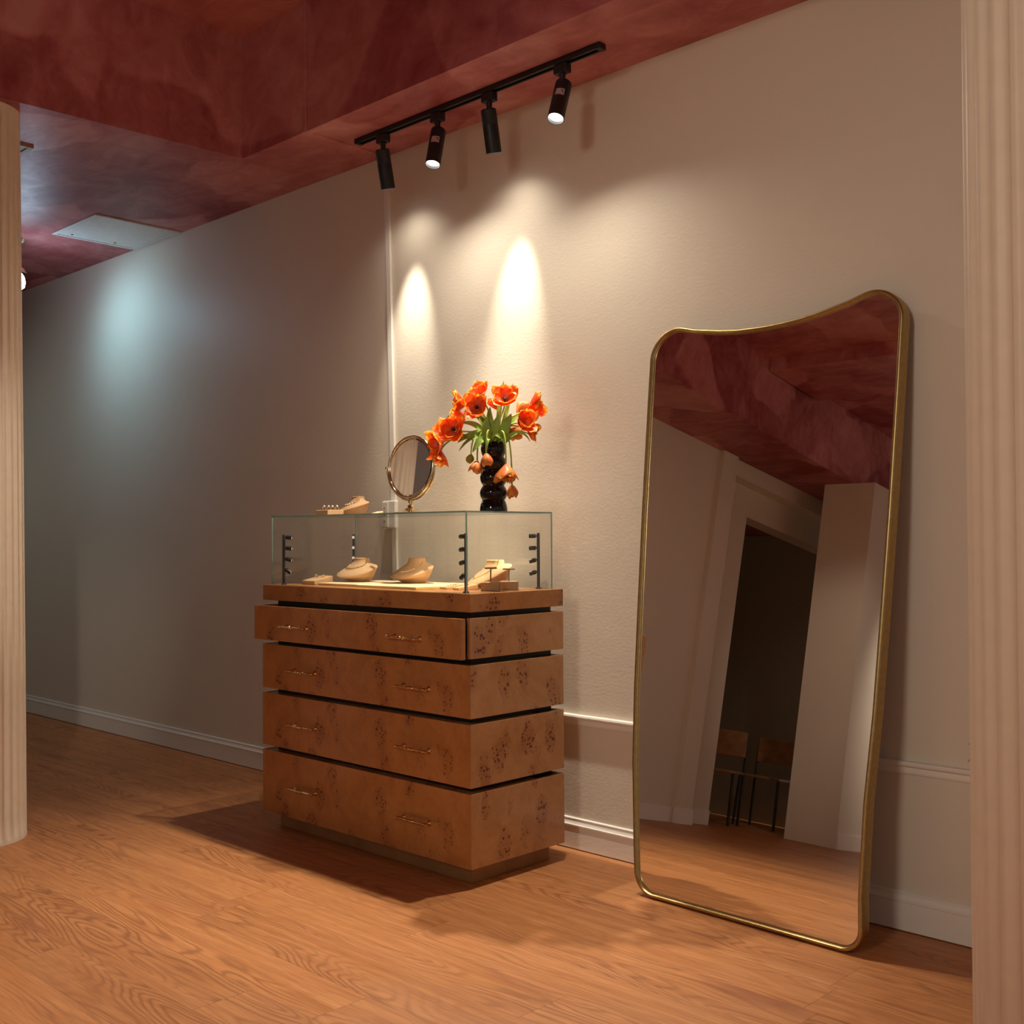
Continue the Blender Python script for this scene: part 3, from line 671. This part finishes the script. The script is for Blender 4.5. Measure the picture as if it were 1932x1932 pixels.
# ------------------------------------------------------------------ vase and tulips
VC = Vector((-2.893, -.378, 1.287))
bm = BM(); prof = []
lev = [(0, .042, .0505), (.042, .094, .0505), (.097, .150, .0495), (.152, .200, .048), (.203, .254, .046)]
prof += [(.046, 0), (.0490, .001)]
for i, (z0, z1, R) in enumerate(lev):
    n = 14
    for k in range(n+1):
        u = k/n
        if i == 0: a = -.25 + u*(PI/2+.25-.25); r = .0375 + (R-.0375)*math.cos(a)**.8 if math.cos(a) > 0 else .0375; z = z0 + (z1-z0)*u
        else: r = .0370 + (R-.0370)*math.sin(PI*(u*.94+.03))**.75; z = z0 + (z1-z0)*u
        prof.append((r, max(z, .002)))
prof += [(.036, .2545), (.033, .253), (.032, .235), (.032, .21), (.001, .205)]
lathe(bm, prof, 56, cap=True); v = mk('vase', bm, M_VASE, None, True); v.location = VC
tag(v, 'glossy black vase of stacked bulges holding orange tulips', 'vase')
MOUTH = VC + Vector((0, 0, .25))

def petal(bm, uvl, L, W, opn, rz, fringe, seed):
    NU, NV = 10, 10; rnd = random.Random(seed); grid = []
    cl = max(0.0, min(1.0, 1-opn/.38)); ph1, ph2 = rnd.random()*6, rnd.random()*6
    for j in range(NV+1):
        v = j/NV; row = []
        ro = L*(.08 + .44*math.sin(min(v*1.2, 1)*PI*.5)**.9) + L*.62*math.sin(opn)*v**1.5
        rc = L*(.06 + .33*math.sin(PI*min(1, v*.88+.02))**.8)
        r = ro*(1-cl) + rc*cl
        z = L*(v*math.cos(opn*.75*v)*(1-.06*v))
        wv = W*(.30 + .70*math.sin(PI*min(1, v*.72+.10))**.8)*math.sqrt(max(0.0, 1-max(0, (v-.62)/.385)**2.4))
        for i in range(NU+1):
            u = i/NU; s = (u-.5)*2
            k_ = max(0, v-.55)/.45
            fr_ = fringe*L*((rnd.random()-.5)*.9*max(k_, abs(s)**3*.8) + .5*k_*math.sin(s*6+ph1))
            a = max(-1.5, min(1.5, s*wv/max(r, .14*L)*.62)); rr = r - L*.05*abs(s)**2*v + fr_*.9 + L*.03*math.sin(v*5+ph2)*s
            row.append((rr*math.cos(a), rr*math.sin(a), z + fr_*.9 - abs(s)**2.5*L*.06*v))
        grid.append(row)
    c, s_ = math.cos(rz), math.sin(rz)
    vs = [[bm.verts.new((x*c-y*s_, x*s_+y*c, z)) for x, y, z in row] for row in grid]
    for j in range(NV):
        for i in range(NU):
            f = bm.faces.new((vs[j][i], vs[j][i+1], vs[j+1][i+1], vs[j+1][i])); f.smooth = True
            for l_, (uu, vv) in zip(f.loops, ((i, j), (i+1, j), (i+1, j+1), (i, j+1))): l_[uvl].uv = (uu/NU, vv/NV)
def tulip(head, axis, L, opn, label, mtl=None, fringe=.10, stem_from=None, bend=None, leaves=(), mouth_off=(0, 0), npet=8, wide=.95, name='tulip', group='orange tulips in the black vase'):
    mtl = mtl or M_PET; axis = Vector(axis).normalized(); head = Vector(head)
    t = empty(name, head, 0, label, 'tulip', group)
    bm = BM(); uvl = bm.loops.layers.uv.new('UVMap')
    sd = random.randint(0, 9999)
    for k in range(npet):
        petal(bm, uvl, L*(1.06 if k % 2 else .92), L*wide, max(.02, opn*((1.1 if k % 2 else .72) + .22*math.sin(k*2.1+sd))), 2*PI*k/npet + .25*math.sin(k+sd), fringe, sd+k)
    Mx = align(axis, (0, 0, 0)) @ Matrix.Translation((0, 0, -.42*L))
    bmesh.ops.transform(bm, matrix=Mx, verts=bm.verts)
    o = mk('bloom', bm, mtl, t, normals=False)
    if opn > .6:
        bm = BM(); tube(bm, [(0, 0, -.35*L), (0, 0, .0)], [.0035, .003], 8)
        for k in range(6):
            a = k*PI/3; tube(bm, [(0, 0, -.35*L), (.008*math.cos(a), .008*math.sin(a), -.02*L)], [.001, .0018], 6)
        bmesh.ops.transform(bm, matrix=align(axis, (0, 0, 0)), verts=bm.verts); mk('stamens', bm, M_STAMEN, t)
    p3 = -axis*(.40*L); p0 = MOUTH + Vector((mouth_off[0], mouth_off[1], -.04)) - head
    p0u = MOUTH + Vector((mouth_off[0]*1.5, mouth_off[1]*1.5, .05)) - head
    if bend is None: pts = bez(p0, p0u + Vector((0, 0, .02)), p3 - axis*.07, p3, 18)
    else: pts = bez(p0, MOUTH + Vector(bend[0]) - head, Vector(bend[1]) + MOUTH - head, p3, 22)
    bm = BM(); tube(bm, pts, .0030, 8); mk('stem', bm, M_STEM, t, True)
    for lf in leaves:
        leaf(bm_parent=t, off=head, pts=lf[0], w=lf[1], tw=lf[2] if len(lf) > 2 else 0)
    return t
M_STAMEN = simple('dark_stamen', (.03, .02, .015), .6)
def leaf(bm_parent, off, pts, w, tw=0):
    P_ = [MOUTH + Vector(p) - off for p in pts]
    c = bez(*P_, 16); bm = BM(); L = []
    for i, p in enumerate(c):
        t = frame_at(c, i); side = t.cross(Vector((0.66, -.72, .25))).normalized()
        side = (Matrix.Rotation(tw*i/16, 3, t) @ side); nr = side.cross(t)
        u = i/16; ww = w*(math.sin(PI*(u*.90+.08))**.8) if u < .98 else .0006
        L.append([bm.verts.new(p - side*ww + nr*ww*.35), bm.verts.new(p), bm.verts.new(p + side*ww + nr*ww*.35)])
    for a, b in zip(L, L[1:]):
        for k in (0, 1):
            f = bm.faces.new((a[k], a[k+1], b[k+1], b[k])); f.smooth = True
    return mk('leaf', bm, M_LEAF, bm_parent, normals=False)
TOCAM = Vector((2.893, -2.905, -.1)).normalized()     # from vase to the photographer's side
RV = Vector((.72, .694, 0)); BK = Vector((-.694, .72, 0))
def at(r, u, d=0): return VC + RV*r + Vector((0, 0, u)) + BK*d        # right, up, back: seen from the front corner of the chest
def ax(r, u, t): return RV*r + Vector((0, 0, u)) + TOCAM*t
PXM = 517.0
def px(x, y, d=0): return at((x-930.5)/PXM, (962.5-y)/PXM, d)
lf = lambda r, u, d: tuple(RV*r + Vector((0, 0, u)) + BK*d)
tulip(px(903, 739, .02), ax(-.5, .65, .6), .056, .75, 'open orange tulip at the top left of the bouquet', leaves=[((lf(0, -.03, 0), lf(-.01, .05, -.01), lf(-.05, .10, -.01), lf(-.075, .12, 0)), .012)])
tulip(px(868, 757, .0), ax(-1, .12, .2), .058, .42, 'half-closed orange tulip pointing left, behind the open one', leaves=[((lf(-.01, -.03, 0), lf(-.02, .06, .0), lf(-.08, .085, .01), lf(-.12, .075, .01)), .011)])
tulip(px(899, 766, -.035), ax(-.25, .25, .9), .054, .78, 'wide open orange tulip facing the camera, left of centre', leaves=[((lf(0, -.03, -.01), lf(0, .04, -.02), lf(-.02, .09, -.03), lf(-.01, .13, -.03)), .014)])
tulip(px(869, 783, .03), ax(-.9, -.15, .3), .050, .5, 'orange tulip low at the left, tucked under the pointed one', leaves=[((lf(-.01, -.03, 0), lf(-.03, .04, .0), lf(-.06, .05, .01), lf(-.09, .035, .01)), .011)])
tulip(px(855, 807, -.03), ax(-.35, .15, .9), .056, .72, 'wide open orange tulip on the drooping left side', leaves=[((lf(-.01, -.03, 0), lf(-.04, .05, -.02), lf(-.09, .035, -.03), lf(-.13, .0, -.03)), .012)])
tulip(px(832, 802, .02), ax(-.7, .5, -.1), .044, .35, 'paler tulip seen from behind, above the lowest left bloom', mtl=M_PETB)
tulip(px(826, 833, -.02), ax(-.85, -.25, .5), .056, .62, 'orange parrot tulip at the far left, overlapping the vanity mirror', fringe=.16, leaves=[((lf(-.01, -.03, 0), lf(-.05, .06, -.02), lf(-.10, .01, -.02), lf(-.125, -.03, -.02)), .007)])
tulip(px(829, 857, -.01), ax(-.25, -.95, .3), .050, .45, 'deep orange tulip hanging lowest at the left, over the mirror rim', fringe=.16)
tulip(px(953, 748, -.01), ax(.0, .55, .8), .058, .70, 'upright orange tulip with a red heart at the top centre', fringe=.12, leaves=[((lf(.01, -.03, 0), lf(.02, .06, .01), lf(.02, .16, .02), lf(.04, .232, .02)), .009), ((lf(.015, -.03, 0), lf(.03, .06, .01), lf(.055, .13, .02), lf(.073, .222, .02)), .008)])
tulip(px(934, 757, .04), ax(-.3, .8, .0), .046, .3, 'small red orange tulip half hidden behind the top centre bloom')
tulip(px(1010, 764, .01), ax(.9, .35, -.1), .062, .48, 'pink-backed orange tulip reaching furthest right, near the top', fringe=.12, leaves=[((lf(.02, -.03, 0), lf(.04, .05, 0), lf(.08, .10, .02), lf(.10, .115, .02)), .008)])
tulip(px(984, 772, .04), ax(.6, .5, -.35), .052, .40, 'pink-backed tulip seen from behind, right of the centre leaf', mtl=M_PETB)
tulip(px(989, 793, -.04), ax(.45, .1, .6), .054, .55, 'orange tulip with folded yellow petals, low on the right', fringe=.12, leaves=[((lf(.02, -.03, -.01), lf(.05, .03, -.03), lf(.10, .055, -.04), lf(.12, .02, -.04)), .008)])
tulip(px(967, 808, .03), ax(.3, -.2, -.5), .046, .45, 'peach tulip drooping behind the stems on the right', mtl=M_PETB)
tulip(px(1003, 809, .0), ax(.9, -.35, .2), .046, .35, 'narrow orange tulip pointing right, lowest of the right group', leaves=[((lf(.02, -.03, 0), lf(.05, .05, 0), lf(.11, .06, 0), lf(.135, .005, 0)), .006), ((lf(.02, -.03, 0), lf(.05, .05, 0), lf(.12, .07, .01), lf(.158, .0, .01)), .003)])
dn = lambda r, u, t=.15: ax(r, -1, t)
def droop(x, y, dx, L, opn, label, m, d, r0, **kw):
    h = px(x, y, d); r = (x-930.5)/PXM; s = 1 if r > 0 else -1
    return tulip(h, dn(dx, 0), L, opn, label, mtl=m, bend=((*lf(r0*.8, .085, d*.6),), (*lf(r*1.02-dx*.02, .055, d*1.15),)), **kw)
droop(899, 877, -.15, .046, .22, 'peach tulip bud hanging left of the vase, beside the second bulge', M_PETB, -.030, -.03, fringe=.05)
droop(919, 866, .12, .050, .06, 'smooth closed peach bud hanging in front of the black vase', M_PETB, -.075, -.015, fringe=.02, npet=5, leaves=[((lf(-.01, -.02, -.02), lf(-.015, .03, -.06), lf(-.022, .02, -.075), lf(-.025, -.04, -.07)), .009)])
droop(955, 889, .05, .062, .34, 'bell shaped salmon tulip hanging over the right side of the vase', M_PETB, -.078, .04, fringe=.12)
droop(966, 924, .08, .050, .05, 'closed peach bud hanging lowest, right of the vase', M_PETB, -.028, .055, fringe=.02, npet=5)
droop(887, 861, -.25, .036, .02, 'small green bud drooping at the left of the vase', M_PETG, -.01, -.03, fringe=.02, npet=5)
# upright leaf blades of the bouquet, each belonging to a green shoot
def blade(pts, w, label, tw=0):
    t = empty('tulip_leaf_shoot', MOUTH, 0, label, 'leaf', 'green leaf shoots in the vase'); leaf(t, MOUTH, pts, w, tw)
blade((lf(.02, -.03, -.01), lf(.03, .03, -.02), lf(.05, .06, -.03), lf(.066, .105, -.03)), .019, 'broad upright dark green leaf right of centre in the bouquet')
blade((lf(-.005, -.03, -.02), lf(-.005, .03, -.03), lf(.01, .06, -.035), lf(.02, .10, -.035)), .016, 'bright green leaf blade in the middle of the bouquet')
blade((lf(-.02, -.03, -.01), lf(-.025, .03, -.03), lf(-.03, .06, -.03), lf(-.02, .095, -.03)), .016, 'bright green leaf blade left of the middle one')
blade((lf(-.02, -.03, 0), lf(-.05, .04, 0), lf(-.08, .04, 0), lf(-.10, .025, 0)), .015, 'green leaf arching low to the left above the vase rim')
blade((lf(-.02, -.03, -.02), lf(-.035, .05, -.03), lf(-.05, .0, -.04), lf(-.075, -.035, -.04)), .014, 'green leaf folding down left of the vase rim')
blade((lf(.02, -.03, .0), lf(.05, .02, 0), lf(.075, .03, 0), lf(.11, .045, 0)), .006, 'narrow green leaf leaning right under the right blooms')
blade((lf(-.01, -.02, -.02), lf(.0, .06, -.05), lf(.02, .02, -.06), lf(.045, .0, -.05)), .006, 'pale narrow leaf curling over the front of the vase rim')

# ------------------------------------------------------------------ wall outlet behind the case
t = empty('wall_outlet_box', (-3.902, 0, 1.297), 0, 'white double outlet box on the batten behind the glass case', 'outlet')
bm = BM(); box(bm, -.046, .046, -.034, -.0125, -.063, .063); mk('housing', bm, M_PLASTIC, t, bev=.006, seg=3)
bm = BM(); box(bm, -.042, .0, -.039, -.0345, -.056, .056); mk('cover_plate', bm, M_PLASTIC, t, bev=.002)
for zz in (.03, -.03):
    bm = BM(); lathe(bm, [(.004, 0), (.004, -.002), (.002, -.003)], 12, align((0, 1, 0), (-.021, -.0395, zz))); mk('screw', bm, M_NICKEL, t, True)
# picture hook and wire at the right
bm = BM(); tube(bm, [(0, 0, .02), (0, -.006, .021), (0, -.012, .018)], .0016, 6); tube(bm, bez((0, -.006, .02), (.004, -.006, -.0), (.006, -.006, -.02), (-.008, -.004, -.035), 12), .0008, 5)
o = mk('wall_hook', bm, M_NICKEL, None, True); o.location = (-1.318, 0, .57); tag(o, 'tiny metal hook with a loose wire on the wall beside the right column', 'hook')

# ------------------------------------------------------------------ tall floor mirror leaning on the wall
TH, PH, YB = math.radians(7.0), math.radians(-1.2), -.295
fm = empty('floor_mirror', (-1.93, YB, 0), 0, 'tall brass framed mirror with a curved top leaning against the wall', 'mirror')
ex = Vector((math.cos(PH), math.sin(PH), 0)); nz = Vector((math.sin(PH)*math.cos(TH), -math.cos(PH)*math.cos(TH), math.sin(TH))); ez = nz.cross(ex)
pl = empty('mirror_body', (0, 0, 0)); pl.parent = fm
pl.rotation_euler = Matrix((ex, ez, nz)).transposed().to_euler()
def outline():
    half = []
    def add(p): half.append(p)
    def arc(cx, cy, r, a0, a1, n=10):
        for i in range(n+1):
            a = math.radians(a0+(a1-a0)*i/n); add((cx+r*math.cos(a), cy+r*math.sin(a)))
    # right half, from bottom centre anticlockwise to top centre
    add((0, .004)); add((.17, .004)); add((.30, .004)); arc(.338, .080, .076, -90, 2, 12)
    for s, x in ((.161, .4165), (.43, .4325), (.68, .4475), (1.0, .458), (1.3, .4665), (1.64, .473), (1.80, .475)): add((x, s))
    arc(.368, 1.842, .108, 2, 108, 14)
    for x, s in ((.29, 1.932), (.24, 1.9225), (.18, 1.9115), (.12, 1.904), (.06, 1.9), (0, 1.8985)): add((x, s))
    left = [(-x, y) for x, y in half[::-1][1:-1]]
    return [(x-.028*min(1, y/.3)*1.0 if True else x, y + (.008*x/.4 if y > 1.5 else 0)) for x, y in half + left]
OUT = outline()
def offset(poly, d):
    n = len(poly); r = []
    for i in range(n):
        a, b, c = Vector(poly[i-1]), Vector(poly[i]), Vector(poly[(i+1) % n])
        t = (c-a).normalized(); r.append((b.x - t.y*d, b.y + t.x*d))
    return r
SH = .010
prof = [(0, -.040), (0, -.004), (.002, .000), (.006, .0025), (.010, .002), (.0125, -.001), (.0135, -.004), (.0165, -.005), (.0165, -.008), (.0175, -.012)]
bm = BM(); rings = []
for d, z in prof:
    rings.append([bm.verts.new((x+SH, y, z)) for x, y in offset(OUT, d)])
n = len(OUT)
for a, b in zip(rings, rings[1:]):
    for i in range(n): bm.faces.new((a[i], a[(i+1) % n], b[(i+1) % n], b[i]))
mk('frame', bm, M_BRASS, pl, True)
bm = BM(); bm.faces.new([bm.verts.new((x+SH, y, -.0105)) for x, y in offset(OUT, .0162)]); 
o = mk('glass', bm, M_MIRROR, pl, normals=False)
bm = BM(); a = [bm.verts.new((x+SH, y, -.036)) for x, y in offset(OUT, .001)]; bm.faces.new(a); bmesh.ops.solidify(bm, geom=bm.faces[:], thickness=.004); mk('backing', bm, M_BLACK, pl)

# ------------------------------------------------------------------ stacked chairs in the dark alcove (seen in the mirror)
def chair(x, y, rz, label):
    t = empty('wooden_chair', (x, y, 0), rz, label, 'chair', 'chairs in the dark alcove')
    bm = BM(); box(bm, -.20, .20, -.20, .20, .43, .455); mk('seat', bm, M_WOODCH, t, bev=.006)
    bm = BM(); box(bm, -.19, .19, .185, .205, .58, .80); mk('backrest', bm, M_WOODCH, t, bev=.006)
    for sx in (-1, 1):
        bm = BM(); tube(bm, [(sx*.19, .20, 0), (sx*.19, .20, .43), (sx*.19, .215, .78)], .013, 8); mk('leg', bm, M_DARKWOOD, t, True)
        bm = BM(); tube(bm, [(sx*.19, -.18, 0), (sx*.18, -.17, .43)], .013, 8); mk('leg', bm, M_DARKWOOD, t, True)
chair(-5.72, -5.42, 2.75, 'wooden backed chair in the dark alcove, reflected in the middle of the floor mirror')
chair(-5.66, -6.10, 2.95, 'wooden backed chair further inside the dark alcove, beside the reflected pillar')
l = bpy.data.lights.new('alcove_fill_light', 'POINT'); l.energy = 5.0; l.color = (1, .82, .6); l.shadow_soft_size = .06  # added fill, hidden behind the wall, to lift the dark alcove
o = bpy.data.objects.new('alcove_fill_light', l); COL.objects.link(o); o.location = (-5.75, -4.72, 2.7)
